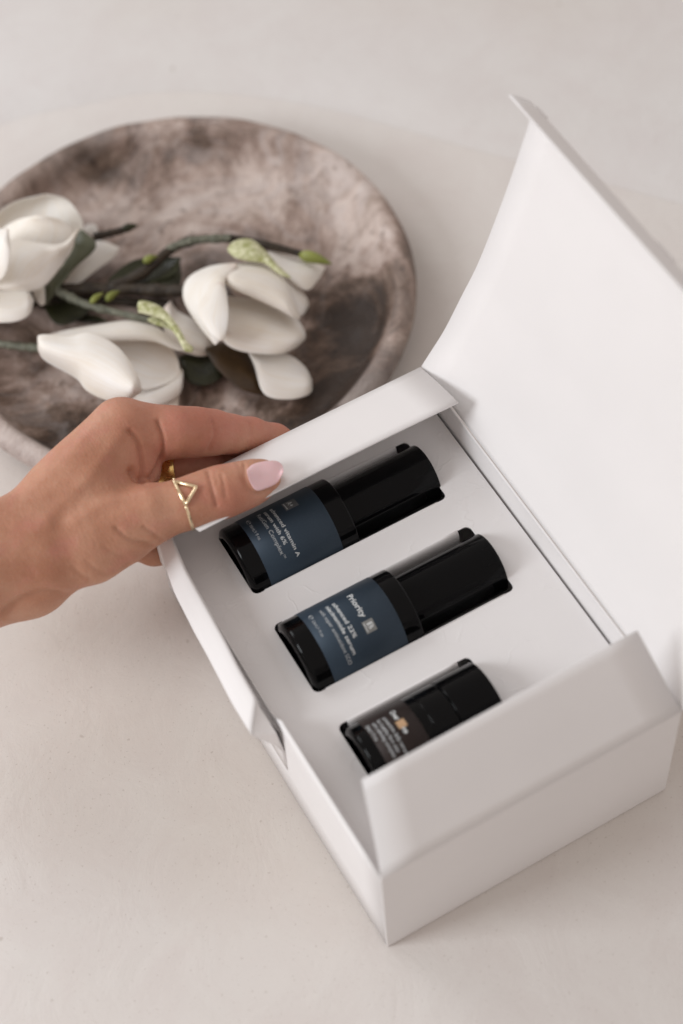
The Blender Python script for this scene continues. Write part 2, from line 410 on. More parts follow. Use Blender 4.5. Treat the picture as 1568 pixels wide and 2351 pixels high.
# ------------------------------------------------------------------ insert tray with three cut-outs
tray = thing('insert_tray', None, 'white embossed card insert with three cut-outs inside the open box', 'box insert')
HOLES = [(24.6, 139.3, 172.0, 214.4), (23.9, 139.8, 106.6, 151.6), (24.3, 99.5, 38.0, 86.0)]
def rounded(x0, x1, y0, y1, r):
    out = []
    for cx, cy, a in ((x1 - r, y0 + r, -90), (x1 - r, y1 - r, 0), (x0 + r, y1 - r, 90), (x0 + r, y0 + r, 180)):
        for k in range(7):
            th = math.radians(a + 15 * k); out.append((cx + r * math.cos(th), cy + r * math.sin(th)))
    return out
def curve_mesh(name, polys, z, ext, m, parent, bev=0.0):
    c = bpy.data.curves.new(name, 'CURVE'); c.dimensions = '2D'; c.fill_mode = 'BOTH'; c.extrude = ext * MM; c.bevel_depth = bev * MM
    for p in polys:
        s = c.splines.new('POLY'); s.points.add(len(p) - 1); s.use_cyclic_u = True
        for i, (x, y) in enumerate(p): s.points[i].co = (x * MM, y * MM, 0, 1)
    tmp = bpy.data.objects.new('t', c); COL.objects.link(tmp)
    dg = bpy.context.evaluated_depsgraph_get(); me = bpy.data.meshes.new_from_object(tmp.evaluated_get(dg))
    bpy.data.objects.remove(tmp); me.name = name
    for v in me.vertices: v.co.z += z * MM
    return link(name, me, m, parent, False)
def tray_outline():
    return [(1.7, 2.2), (162.2, 2.2), (162.2, 238.4), (2.2, 238.4), (0.2, 222), (-2.0, 190), (-4.0, 150), (-4.2, 120), (-3.4, 106), (-1.2, 98), (1.5, 92)]
curve_mesh('top_panel', [tray_outline()] + [rounded(*h, 3.2)[::-1] for h in HOLES], 69.5, 0.45, M_tray, tray)
for lo, hi in (((3.0, 2.2, 2.2), (3.9, 238.4, 69.0)), ((161.3, 2.2, 2.2), (162.2, 238.4, 69.0)), ((3.95, 2.2, 2.2), (161.25, 3.1, 69.0)), ((3.95, 237.5, 2.2), (161.25, 238.4, 69.0))):
    box('skirt', lo, hi, M_card, tray, 0.0)
for (x0, x1, y0, y1) in HOLES:
    for side, (ya, s) in enumerate(((y1, -1), (y0, 1))):
        P = []
        for d, z in ((-0.3, 70.05), (0.5, 69.9), (1.2, 69.2), (1.9, 67.6), (2.3, 65), (2.4, 58), (2.3, 48), (2.2, 38)):
            a0, a1 = (x0 + 5.5, x1 - 7.0) if side == 0 else (x0 + 6, x1 - 6)
            P.append([(a0 + (a1 - a0) * u, ya + s * d * (1 if side == 0 else .35), z) for u in np.linspace(0, 1, 12)])
        grid_mesh('fold_down_flap', P, M_tray, tray, 0.5, 0)

# ------------------------------------------------------------------ bottles
def lathe_x(name, prof, yc, zc, m, parent, seg=96, cap=True):
    V = []; F = []
    for x, r in prof:
        for k in range(seg):
            th = 2 * math.pi * k / seg; V.append((x, yc + r * math.cos(th), zc + r * math.sin(th)))
    for i in range(len(prof) - 1):
        for k in range(seg):
            F.append((i * seg + k, (i + 1) * seg + k, (i + 1) * seg + (k + 1) % seg, i * seg + (k + 1) % seg))
    if cap:
        F.append(tuple(range(seg))); F.append(tuple((len(prof) - 1) * seg + k for k in range(seg))[::-1])
    o = mesh(name, V, F, m, parent)
    return o
def fillet(pts, r, n=5):
    """round the corners of an open polyline (x, r)"""
    out = [pts[0]]
    for a, b, c in zip(pts[:-2], pts[1:-1], pts[2:]):
        a, b, c = map(np.array, (a, b, c)); d1 = a - b; d2 = c - b
        l1, l2 = np.linalg.norm(d1), np.linalg.norm(d2); k = min(r, l1 * .45, l2 * .45)
        p, q = b + d1 / l1 * k, b + d2 / l2 * k
        for t in np.linspace(0, 1, n): out.append(tuple((1 - t) ** 2 * p + 2 * t * (1 - t) * b + t * t * q))
    out.append(pts[-1]); return out
def wrap(me, yc, zc, R, s0, xb):
    """text plane (u along reading, v up) -> round the cylinder; reading runs round the bottle, up runs to the cap"""
    for v in me.vertices:
        u, w, h = v.co.x / MM, v.co.y / MM, v.co.z / MM
        th = (s0 + u) / R
        v.co = Vector((xb + w, yc + (R + h) * math.cos(th), zc + (R + h) * math.sin(th))) * MM
def lettering(txt, yc, zc, R, s0, s1, xb, cap, m, parent, bold=0.0):
    c = bpy.data.curves.new('lettering', 'FONT'); c.body = txt; c.size = 1.0; c.resolution_u = 3; c.offset = 0
    tmp = bpy.data.objects.new('t', c); COL.objects.link(tmp)
    dg = bpy.context.evaluated_depsgraph_get(); me0 = bpy.data.meshes.new_from_object(tmp.evaluated_get(dg))
    xs = [v.co.x for v in me0.vertices]; w = max(xs) - min(xs); x_0 = min(xs)
    sx = (s1 - s0) / w; sy = cap / 0.72
    if bold:
        c.offset = bold / sx
        me0 = bpy.data.meshes.new_from_object(tmp.evaluated_get(bpy.context.evaluated_depsgraph_get()))
    bpy.data.objects.remove(tmp)
    me = me0; me.name = 'lettering'
    for v in me.vertices: v.co = Vector(((v.co.x - x_0) * sx, v.co.y * sy, 0.06)) * MM
    wrap(me, yc, zc, R, s0, xb)
    return link('lettering', me, m, parent, False)
def patch(name, yc, zc, R, s0, s1, x0, x1, m, parent, h=0.03, r=0.0):
    n = 14; V = []; F = []
    for i in range(n + 1):
        th = (s0 + (s1 - s0) * i / n) / R
        for x in (x0, x1): V.append((x, yc + (R + h) * math.cos(th), zc + (R + h) * math.sin(th)))
    for i in range(n): F.append((2 * i, 2 * i + 1, 2 * i + 3, 2 * i + 2))
    return mesh(name, V, F, m, parent, True)

def serum_bottle(yc, zc, R, Rc, x0, xl0, xl1, xs, xe, mlab, label):
    b = thing('serum_bottle', None, label, 'bottle')
    prof = fillet([(x0 + 2.0, R - 9), (x0 + 2.0, R - 6.0), (x0, R - 4.5), (x0, R - 3), (x0 + 1.6, R), (xs, R), (xs, Rc + .2), (xs + .3, Rc - .4)], 1.4)
    lathe_x('body', prof, yc, zc, M_black2, b)
    lathe_x('cap', fillet([(xs - .2, Rc - 1), (xs - .2, Rc), (xe, Rc), (xe, 3), (xe, 1)], 0.9), yc, zc, M_black, b)
    lab = lathe_x('label', [(xl0, R + .01), (xl0 + .05, R + .12), (xl1 - .05, R + .12), (xl1, R + .01)], yc, zc, mlab, b, cap=False)
    return b, lab
Y1, Y2, Y3 = 194.6, 129.1, 61.2
b1, l1 = serum_bottle(Y1, 64.4, 21.7, 16.0, 24.9, 35.1, 77.3, 87.6, 140.2, M_navy, 'black bottle with navy label reading A+ advanced vitamin A serum, nearest the thumb')
b2, l2 = serum_bottle(Y2, 64.4, 22.2, 16.4, 24.6, 35.4, 77.6, 87.3, 140.0, M_navy, 'black bottle with navy label reading Priority B advanced 22% niacinamide serum, in the middle')
a1 = (Y1, 64.4, 21.82); a2 = (Y2, 64.4, 22.32)
# scale arcs measured on r=22
patch('print_square', *a1, 22.9, 29.9, 59.3, 66.6, M_sq, l1)
lettering('A+', *a1, 24.2, 28.6, 61.8, 2.9, M_printb, l1)
patch('print_rule', *a1, 23.6, 29.2, 60.1, 60.45, M_printb, l1, 0.07)
lettering('advanced vitamin A', *a1, 22.6, 55.0, 52.6, 2.15, M_printb, l1, 0.02)
lettering('serum with 6%', *a1, 22.6, 46.3, 49.0, 2.15, M_printb, l1, 0.02)
lettering('RetiGen Complex', *a1, 22.2, 50.2, 45.2, 2.3, M_print, l1)
lettering('TM', *a1, 50.6, 52.6, 46.4, 1.0, M_print, l1)
lettering('\u212e', *a1, 22.5, 26.4, 38.6, 2.7, M_print, l1)
lettering('30mL/1 fl oz', *a1, 27.4, 38.1, 38.7, 1.6, M_print, l1)
lettering('Priority', *a2, 24.6, 40.3, 60.9, 3.1, M_printb, l2, 0.09)
patch('print_square', *a2, 42.5, 48.8, 59.5, 65.3, M_sq2, l2)
lettering('B', *a2, 44.1, 47.2, 61.6, 2.9, M_printb, l2, 0.08)
patch('print_rule', *a2, 43.3, 48.0, 60.1, 60.5, M_printb, l2, 0.07)
lettering('advanced 22%', *a2, 24.5, 47.4, 52.4, 2.2, M_printb, l2, 0.06)
lettering('niacinamide serum', *a2, 24.4, 54.8, 48.7, 2.2, M_printb, l2, 0.06)
lettering('with super antioxidant SOD', *a2, 24.6, 58.9, 44.8, 2.1, M_print, l2)
lettering('\u212e', *a2, 24.5, 28.0, 38.7, 2.7, M_print, l2)
lettering('30mL/1 fl oz', *a2, 29.0, 39.6, 38.7, 1.6, M_print, l2)
# third bottle: shorter, its cap as wide as its body
b3 = thing('serum_bottle', None, 'shorter black bottle with dark brown label and orange square, partly behind the near flap', 'bottle')
R3 = 21.7
lathe_x('body', fillet([(27.0, 10), (27.0, R3 - 5), (25.0, R3 - 3.6), (25.2, R3 - 2), (26.6, R3), (60.9, R3), (61.1, R3 - .25), (61.4, R3 - .25), (61.6, R3), (73.9, R3), (74.0, R3 - 2)], 0.9), Y3, 64.8, M_black2, b3)
lathe_x('cap', fillet([(74.2, R3 - 2), (74.25, R3 + .1), (96.5, R3 + .1), (96.5, 3), (96.5, 1)], 0.8), Y3, 64.8, M_black, b3)
l3 = lathe_x('label', [(32.2, R3 + .01), (32.25, R3 + .12), (56.15, R3 + .12), (56.2, R3 + .01)], Y3, 64.8, M_brown, b3, cap=False)
a3 = (Y3, 64.8, R3 + .12)
lettering('Over', *a3, 21.8, 29.0, 46.9, 2.7, M_printb, l3, 0.1)
patch('print_square', *a3, 29.6, 34.1, 45.9, 50.4, M_orange, l3)
lettering('ne', *a3, 34.3, 37.3, 46.9, 2.7, M_printb, l3, 0.1)
for s0, s1, x, tx in ((23.4, 46.5, 42.3, 'protective daily serum'), (22.9, 43.5, 39.1, 'for healthy firm skin'), (23.0, 45.0, 36.4, 'with calming complex'), (22.6, 33.6, 33.0, '30mL/1 fl oz')):
    lettering(tx, *a3, s0, s1, x, 1.9, M_print, l3, 0.04)

# ------------------------------------------------------------------ stone plate
def plate():
    cx, cy = 92.5, 410.5; R = 146.5
    prof = [(0.1, 4.6), (40, 4.8), (80, 5.4), (108, 6.6), (119, 9), (126, 14), (130.0, 21.5), (132.5, 25.6), (135.5, 27.2), (139, 27.4), (142.5, 26.4), (145, 24.0), (145.6, 20.5), (143, 13), (136, 7), (128, 2.2), (118, 0.6), (0.1, 0.5)]
    seg = 160; V = []; F = []; rimv = []; pale = []
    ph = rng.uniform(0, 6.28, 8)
    for i, (r, z) in enumerate(prof):
        for k in range(seg):
            th = 2 * math.pi * k / seg
            wob = sum(math.sin(th * f + ph[f]) / f for f in range(2, 8))
            rr = r * (1 + 0.0035 * wob * (r / R)); zz = z + (0.45 * math.sin(3 * th + ph[1]) + 0.35 * math.sin(11 * th + ph[2]) + 0.3 * math.sin(23 * th + ph[3])) * (z > 15)
            x, y = rr * math.cos(th), rr * math.sin(th); V.append((x, y, zz))
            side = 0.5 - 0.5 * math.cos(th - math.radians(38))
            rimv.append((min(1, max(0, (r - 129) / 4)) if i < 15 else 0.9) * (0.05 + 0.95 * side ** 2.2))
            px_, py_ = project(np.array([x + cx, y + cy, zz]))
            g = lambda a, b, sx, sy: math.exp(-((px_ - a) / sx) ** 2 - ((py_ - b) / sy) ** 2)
            pale.append(min(1, max(0, 0.53 + 0.5 * g(520, 420, 330, 170) + .35 * g(150, 900, 170, 90) - 0.5 * g(880, 760, 130, 240) - 0.6 * g(955, 620, 50, 280) + .25 * g(700, 330, 120, 60) - 0.5 * g(760, 900, 170, 120) - .45 * g(230, 380, 200, 70) - .3 * g(100, 800, 200, 90) + .3 * g(860, 500, 60, 90))))  # stone's own light and dark areas, plus painted-in shade on the left inner wall
    for i in range(len(prof) - 1):
        for k in range(seg): F.append((i * seg + k, (i + 1) * seg + k, (i + 1) * seg + (k + 1) % seg, i * seg + (k + 1) % seg))
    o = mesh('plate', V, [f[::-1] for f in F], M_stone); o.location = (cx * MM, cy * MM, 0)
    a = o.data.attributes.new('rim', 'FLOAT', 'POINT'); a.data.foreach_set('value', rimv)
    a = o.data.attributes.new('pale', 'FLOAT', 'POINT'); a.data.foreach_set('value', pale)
    mod_sub(o, 1)
    tag(o, 'round marbled brown and grey stone plate with raised rim, under the magnolias', 'plate')
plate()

# ------------------------------------------------------------------ magnolias
def blade(name, left, right, zb, zt, bulge, m, parent, thick=0.55, curl=0.0, nu=22, nv=13, edge=0.0, tiltz=0.0):
    """a petal or leaf: left and right edge run from base to tip, heights go from zb to zt and arch by bulge"""
    Lc, Rc = spline(left, nu), spline(right, nu); P = []
    for i in range(nu):
        u = i / (nu - 1); row = []
        for j in range(nv):
            v = j / (nv - 1); q = Lc[i] * (1 - v) + Rc[i] * v
            arch = 1 - abs(2 * v - 1) ** 2.0
            w = min(1, np.linalg.norm(Lc[i] - Rc[i]) / 60.0)
            z = zb + (zt - zb) * u + bulge * arch * w + curl * math.sin(math.pi * u) + edge * (abs(2 * v - 1) ** 4) * w + tiltz * (v - .5) * w
            z += 0.35 * math.sin(7 * u + 3 * v + zb)
            row.append(at(q[0], q[1], z))
        P.append(row)
    o = grid_mesh(name, P, m, parent, thick, 0, 1)
    for nm, f in (('along', lambda i, j: i / (nu - 1)), ('across', lambda i, j: j / (nv - 1))):
        a = o.data.attributes.new(nm, 'FLOAT', 'POINT'); a.data.foreach_set('value', [f(i, j) for i in range(nu) for j in range(nv)])
    return o
def zc_(f): return lambda L: [f(*p) for p in L]
fR = zc_(lambda x, y: (376.3 + .26 * x, 533.1 + .26 * y))      # close-up of right flower
fL = zc_(lambda x, y: (x * .2, 376.3 + y * .2))                # close-up of left flower
fB = zc_(lambda x, y: (62.7 + x * .28, 689.9 + y * .28))       # close-up of lower flower

sprA = thing('magnolia_branch', None, 'artificial magnolia branch with two open cream flowers lying across the plate', 'flower')
sprB = thing('magnolia_branch', None, 'artificial magnolia stem with a single drooping cream flower just above the hand', 'flower')
# stems
def stem(pts, r0, r1, m, parent, name='stem'):
    q = spline([at(x, y, z) for x, y, z in pts], 40)
    rr = np.linspace(r0, r1, 40) * (1 + 0.07 * rng.standard_normal(40) + 0.22 * np.exp(-((np.arange(40) % 13 - 6) / 1.1) ** 2))
    return tube(name, q, rr, m, parent, 12)
main = stem([(-60, 700, 20), (60, 685, 22), (150, 668, 24), (250, 664, 24), (350, 666, 24), (440, 668, 26)], 4.6, 3.6, M_stem, sprA)
stem([(250, 662, 25), (330, 625, 27), (385, 578, 28), (440, 553, 30), (530, 548, 31), (620, 565, 31), (700, 585, 30)], 3.4, 2.2, M_stem, sprA)
stem([(385, 572, 29), (440, 553, 33), (530, 546, 34)], 2.2, 2.6, M_gstem, sprA)
stem([(130, 668, 30), (200, 700, 30), (270, 718, 31), (345, 735, 31)], 2.7, 1.8, M_gstem, sprA)
stem([(215, 545, 30), (255, 535, 31), (285, 528, 31)], 2.6, 2.0, M_stem, sprA)
stem([(60, 690, 18), (140, 700, 15), (220, 690, 14), (400, 700, 14)], 3.6, 2.4, M_stem, sprA)
stem([(-50, 785, 14), (0, 790, 16), (50, 796, 20), (100, 800, 26)], 2.0, 2.6, M_gstem, sprB)
# buds
def bud(a, b, r, parent, m=M_bud):
    q = spline([at(*a), (at(*a) + at(*b)) / 2 + np.array([0, 0, 1.0]), at(*b)], 12)
    rr = r * np.array([.45, .75, .95, 1, 1, .95, .85, .75, .6, .45, .28, .08])
    tube('bud', q, rr, m, parent, 10, flat=.8)
bud((688, 585, 30), (762, 606, 28), 4.0, sprA)
bud((280, 529, 31), (318, 518, 31), 2.8, sprA, M_dark)
bud((208, 696, 32), (238, 672, 34), 2.2, sprA); bud((243, 690, 30), (275, 668, 31), 2.6, sprA)
bud((330, 602, 32), (362, 588, 33), 2.6, sprA)
# leaves
blade('leaf', fL([(520, 1620), (520, 1420), (700, 1200), (800, 1000), (830, 880), (930, 745)]), fL([(530, 1625), (640, 1480), (850, 1200), (1060, 1020), (1100, 900), (935, 750)]), 22, 44, 3, M_leaf, sprA, .7, 3)
blade('leaf', [(245, 668), (250, 640), (300, 600), (350, 590), (414, 590)], [(248, 670), (300, 668), (350, 650), (400, 630), (416, 592)], 24, 22, -3, M_dark, sprA, .7)
blade('leaf', [(300, 664), (340, 640), (380, 610), (415, 590)], [(302, 670), (380, 668), (415, 650), (412, 592)], 22, 16, 2, M_dark, sprA, .7)
blade('leaf', [(410, 820), (430, 812), (470, 810), (520, 806)], [(412, 822), (430, 876), (480, 884), (530, 850)], 12, 10, 2, M_dark, sprA, .7)
blade('leaf', [(470, 800), (520, 785), (570, 800), (612, 905)], [(472, 806), (500, 850), (555, 895), (608, 908)], 20, 8, 3, M_rust, sprA, .7)
blade('leaf', [(90, 680), (110, 650), (170, 655), (230, 668)], [(92, 690), (130, 745), (190, 730), (232, 680)], 16, 14, 2, M_dark, sprA, .7)
blade('leaf', [(150, 735), (190, 740), (220, 742), (245, 738)], [(152, 728), (190, 722), (225, 726), (246, 736)], 10, 10, 1, M_dark, sprA, .7)
tag_l = None
# --- left flower (its middle is cut by the frame)
f1 = tube('flower_heart', [at(-30, 640, 34), at(5, 640, 36), at(25, 645, 36)], [5, 6, 2], M_petal, sprA)
pet = lambda *a, **k: blade('petal', *a, M_petal, k.pop('p'), **k)
pet(fL([(1090, 850), (960, 760), (1000, 700), (1085, 685)]), fL([(1110, 870), (1120, 820), (1125, 760), (1095, 690)]), 20, 26, 1, p=f1)
pet(fL([(700, 1420), (800, 1250), (1000, 950), (1150, 880), (1370, 960)]), fL([(720, 1440), (900, 1380), (1100, 1230), (1290, 1090), (1372, 975)]), 16, 20, 3, p=f1)
pet(fL([(-400, 1350), (-350, 900), (-100, 620), (150, 440), (520, 345)]), fL([(-300, 1400), (500, 1300), (900, 1000), (960, 700), (900, 560), (760, 400), (524, 345)][0:7]), 22, 56, -9, p=f1, edge=3)
pet(fL([(-300, 1380), (-250, 1000), (0, 760), (200, 640), (420, 590)]), fL([(-280, 1420), (400, 1380), (780, 1080), (860, 800), (700, 640), (430, 590)]), 32, 62, 7, p=f1, tiltz=5)
pet(fL([(-200, 1400), (0, 1330), (100, 900), (300, 880), (700, 920), (905, 735)]), fL([(-180, 1430), (300, 1470), (520, 1400), (720, 1150), (820, 950), (908, 740)]), 38, 60, 9, p=f1, tiltz=-6)
pet(fL([(-400, 1380), (-350, 1000), (-200, 800), (90, 735)]), fL([(-300, 1400), (20, 1330), (120, 1040), (95, 740)]), 50, 78, 6, p=f1, tiltz=10)
pet(fL([(-350, 1450), (-100, 1430), (100, 1440), (300, 1430), (370, 1530)]), fL([(-350, 1480), (-200, 1780), (120, 1820), (330, 1740), (392, 1560)]), 34, 38, 6, p=f1, edge=1.5)
pet(fL([(380, 1470), (420, 1400), (480, 1390), (515, 1420)]), fL([(385, 1500), (430, 1590), (480, 1630), (520, 1600)]), 28, 30, 2, p=f1)
# --- right flower
f2 = tube('flower_heart', [at(530, 640, 22), at(555, 655, 26), at(580, 672, 26)], [4, 7, 3], M_petal, sprA)
pet(fR([(860, 200), (930, 170), (1050, 190), (1250, 240), (1425, 305)]), fR([(900, 260), (1050, 380), (1250, 515), (1350, 440), (1428, 312)]), 34, 18, 4, p=f2)
pet(fR([(700, 260), (900, 290), (1100, 400), (1250, 560), (1280, 640)]), fR([(750, 300), (950, 460), (1100, 650), (1210, 740), (1278, 650)]), 36, 14, 3, p=f2)
pet(fR([(60, 600), (120, 690), (250, 760), (350, 850), (480, 980)]), fR([(0, 660), (20, 960), (200, 1070), (370, 1095), (475, 1000)]), 22, 12, 4, p=f2)
pet(fR([(700, 1000), (830, 1060), (1080, 1070), (1240, 1180), (1310, 1310)]), fR([(720, 1010), (800, 1180), (880, 1430), (1100, 1480), (1290, 1430), (1308, 1320)]), 24, 9, 5, p=f2, edge=1)
pet(fR([(520, 560), (580, 565), (900, 600), (1150, 740), (1240, 860), (1250, 930)]), fR([(480, 720), (520, 960), (700, 1060), (1000, 1080), (1150, 1030), (1246, 945)]), 36, 19, 8, p=f2, tiltz=4)
pet(fR([(500, 330), (700, 270), (900, 290), (1060, 400), (1150, 600), (1205, 750)]), fR([(500, 430), (600, 500), (800, 590), (1000, 680), (1150, 760), (1203, 770)]), 46, 33, 8, p=f2, tiltz=11)
pet(fR([(640, 270), (400, 300), (200, 410), (170, 600), (300, 820), (450, 995)]), fR([(650, 300), (540, 420), (560, 560), (570, 760), (540, 900), (455, 1000)]), 46, 46, 6, p=f2, tiltz=16)
pet(fR([(510, 440), (420, 460), (330, 600), (300, 700), (400, 880), (500, 960)]), fR([(518, 445), (555, 560), (572, 700), (565, 820), (540, 920), (505, 962)]), 63, 60, 2, p=f2)
blade('sheath', fR([(560, 150), (620, 80), (760, 60), (880, 150), (1000, 290), (1120, 400)]), fR([(570, 170), (640, 230), (780, 260), (900, 280), (1020, 370), (1125, 410)]), 46, 38, 5, M_sheath, sprA, 1.0)
# --- lower flower
f3 = tube('flower_heart', [at(95, 798, 28), at(130, 800, 30), at(160, 805, 30)], [4, 7, 4], M_petal, sprB)
pet(fB([(880, 780), (950, 720), (1100, 640), (1260, 560), (1275, 640)]), fB([(800, 840), (900, 870), (1050, 870), (1230, 790), (1275, 700)]), 20, 16, 3, p=f3)
pet(fB([(800, 700), (1000, 720), (1150, 700), (1250, 620)]), fB([(780, 840), (950, 872), (1130, 880), (1240, 870)]), 14, 12, 2, p=f3)
pet(fB([(80, 310), (300, 245), (560, 200), (850, 160), (1050, 210), (1200, 330), (1330, 415)]), fB([(85, 330), (400, 330), (620, 330), (850, 330), (1050, 340), (1220, 410), (1328, 418)]), 36, 26, 5, p=f3, tiltz=6)
pet(fB([(420, 330), (640, 300), (1000, 268), (1160, 370), (1230, 470), (1255, 600)]), fB([(430, 360), (640, 540), (780, 680), (950, 735), (1130, 690), (1250, 610)]), 28, 20, -2, p=f3)
pet(fB([(85, 330), (110, 275), (350, 285), (520, 255), (750, 380), (900, 600), (940, 740)]), fB([(85, 400), (150, 500), (400, 640), (480, 740), (640, 820), (800, 830), (935, 750)]), 42, 50, 12, p=f3, edge=1, tiltz=-13)
blade('sheath', fB([(905, 50), (930, 0), (1090, 50), (1220, 190), (1300, 330), (1362, 390)]), fB([(910, 100), (1000, 120), (1130, 170), (1230, 300), (1290, 410), (1355, 425)]), 46, 42, 4, M_sheath, sprA, 1.0)
blade('sheath', fB([(985, 150), (1040, 130), (1110, 160), (1170, 210)]), fB([(990, 170), (1050, 200), (1120, 220), (1190, 250)]), 40, 40, 2, M_sheath, sprA, 0.8)

# ------------------------------------------------------------------ hand (one continuous skin grown from a distance field)
def build_hand():
    h = 1.0
    lo = np.array([-178., 168., 2.]); hi = np.array([108., 304., 150.])
    n = ((hi - lo) / h).astype(int) + 1
    X, Y, Z = [lo[i] + h * np.arange(n[i], dtype=np.float32) for i in range(3)]
    D = np.full(n, 60.0, np.float32)
    def cone(a, b, ra, rb, k=8.0):
        a = np.array(a, np.float32); b = np.array(b, np.float32); pad = max(ra, rb) + 14
        mn = np.minimum(a, b) - pad; mx = np.maximum(a, b) + pad
        i0 = np.clip(((mn - lo) / h).astype(int), 0, n); i1 = np.clip(((mx - lo) / h).astype(int) + 1, 0, n)
        sl = tuple(slice(i0[i], i1[i]) for i in range(3))
        px = X[sl[0]][:, None, None] - a[0]; py = Y[sl[1]][None, :, None] - a[1]; pz = Z[sl[2]][None, None, :] - a[2]
        d = b - a; dd = float(d @ d) + 1e-6
        t = np.clip((px * d[0] + py * d[1] + pz * d[2]) / dd, 0, 1)
        q = np.sqrt((px - t * d[0]) ** 2 + (py - t * d[1]) ** 2 + (pz - t * d[2]) ** 2) - (ra + (rb - ra) * t)
        cur = D[sl]; hh = np.clip(k - np.abs(cur - q), 0, None) / k
        D[sl] = np.minimum(cur, q) - hh * hh * k * 0.25
    def chain(pts, k=8.0):
        for (a, ra), (b, rb) in zip(pts[:-1], pts[1:]): cone(a, b, ra, rb, k)
    B = lambda x, y, yy: at(x, y, yy, 1)
    # forearm and wrist
    W1 = at(70, 1262, 104); W2 = at(55, 1318, 86)
    chain([(at(-260, 1330, 110), 27), (at(-120, 1300, 108), 27), (W1, 25)], 14)
    chain([(at(-260, 1390, 90), 26), (at(-120, 1352, 88), 25), (W2, 20.5)], 14)
    # back of the hand, metacarpals
    K = [at(278, 984, 117), np.array([-7., 277, 94]), np.array([-11., 275, 70]), np.array([-14., 268, 48])]
    for kk, r in zip(K, (12.8, 13, 12.5, 11.5)):
        cone(at(75, 1225, 100) if kk is K[0] else W2 * .5 + W1 * .5, kk, 22 if kk is K[0] else 17, r, 14)
    cone(at(150, 1130, 110), K[0], 17, 13.0, 12)
    cone(W2, np.array([-40., 262, 60]), 19, 17, 12)
    cone(np.array([-40., 262, 60]), np.array([-16, 262, 40]), 17, 11, 12)
    # thumb
    chain([(at(120, 1262, 102), 23), (at(205, 1240, 102), 21), (at(275, 1215, 104), 17), (at(345, 1180, 107), 14.2), (at(430, 1156, 108), 12.1),
           (at(478, 1138, 108.5), 11.9), (at(518, 1127, 108.5), 12.1), (at(566, 1112, 107), 10.8), (at(594, 1101, 106), 8.9), (at(606, 1096, 105.5), 7.8)], 6)
    # first web and the fold at the root of the forefinger
    cone(at(215, 1120, 106), at(300, 1075, 102), 20, 15, 12)
    cone(at(300, 1010, 110), at(298, 1085, 98), 13, 11, 10)
    cone(B(343, 988, 262), B(341, 1030, 257), 6.8, 7.0, 2.2); cone(B(341, 1030, 257), B(329, 1074, 254), 7.0, 6.0, 2.2)
    # forefinger, lying along the outside of the far wall
    chain([(K[0], 12.8), (B(345, 990, 264), 12.6), (B(400, 992, 257.5), 12.3), (B(450, 992, 255.5), 11.8), (B(490, 993, 254.6), 11.6)], 6)
    chain([(B(490, 993, 254.6), 11.6), (B(530, 997, 253.2), 10.2), (B(575, 1001, 252.6), 9.7), (B(630, 1012, 251.6), 9.0), (B(680, 1030, 250.6), 7.6)], 3)
    # other fingers
    chain([(K[1], 12.5), (B(335, 1085, 266), 11.5), (B(395, 1078, 258), 11.0), (B(475, 1066, 255), 10.8), (B(560, 1062, 253), 9.6), (B(650, 1085, 251), 7.6)], 3)
    chain([(K[2], 12), (np.array([12., 258, 60]), 10.6), (np.array([48., 253, 56]), 10), (np.array([78, 251, 50]), 7.6)], 3)
    chain([(K[3], 12), (B(300, 1240, 260), 10.5), (B(352, 1262, 252.5), 8.6), (B(430, 1262, 250.5), 8.2), (B(500, 1275, 249.5), 7)], 3)
    # ---- surface nets
    inside = D < 0
    c = np.zeros((n[0] - 1, n[1] - 1, n[2] - 1), np.int8)
    for i in (0, 1):
        for j in (0, 1):
            for k in (0, 1): c += inside[i:n[0] - 1 + i, j:n[1] - 1 + j, k:n[2] - 1 + k]
    act = np.argwhere((c > 0) & (c < 8)); idx = -np.ones(c.shape, np.int64); idx[tuple(act.T)] = np.arange(len(act))
    acc = np.zeros((len(act), 3)); cnt = np.zeros(len(act))
    corners = [(i, j, k) for i in (0, 1) for j in (0, 1) for k in (0, 1)]
    val = {cn: D[tuple((act + np.array(cn)).T)] for cn in corners}
    for a in corners:
        for ax in range(3):
            if a[ax] == 1: continue
            b = list(a); b[ax] = 1; b = tuple(b); va, vb = val[a], val[b]; mk = (va < 0) != (vb < 0)
            t = np.where(mk, va / np.where(mk, va - vb, 1), 0); p = np.tile(np.array(a, float), (len(act), 1)); p[:, ax] += t
            acc[mk] += p[mk]; cnt[mk] += 1
    V = lo + h * (act + acc / cnt[:, None])
    F = []
    for ax in range(3):
        sl0 = [slice(None)] * 3; sl1 = [slice(None)] * 3; sl0[ax] = slice(0, -1); sl1[ax] = slice(1, None)
        e = inside[tuple(sl0)] != inside[tuple(sl1)]; pts = np.argwhere(e)
        o1, o2 = [q for q in range(3) if q != ax]
        pts = pts[(pts[:, o1] > 0) & (pts[:, o2] > 0) & (pts[:, o1] < n[o1] - 1) & (pts[:, o2] < n[o2] - 1)]
        s = inside[tuple(pts.T)]
        def cell(d1, d2):
            q = pts.copy(); q[:, o1] -= d1; q[:, o2] -= d2; return idx[tuple(q.T)]
        f = np.stack([cell(1, 1), cell(0, 1), cell(0, 0), cell(1, 0)], 1)
        flip = s if ax != 1 else ~s
        f[~flip] = f[~flip][:, ::-1]
        F.append(f)
    F = np.vstack(F)
    # relax once, then press creases in
    for _ in range(3):
        S = np.zeros_like(V); cc = np.zeros(len(V))
        for a, b in ((0, 1), (1, 2), (2, 3), (3, 0)):
            np.add.at(S, F[:, a], V[F[:, b]]); np.add.at(cc, F[:, a], 1); np.add.at(S, F[:, b], V[F[:, a]]); np.add.at(cc, F[:, b], 1)
        V = V * 0.5 + 0.5 * S / cc[:, None]
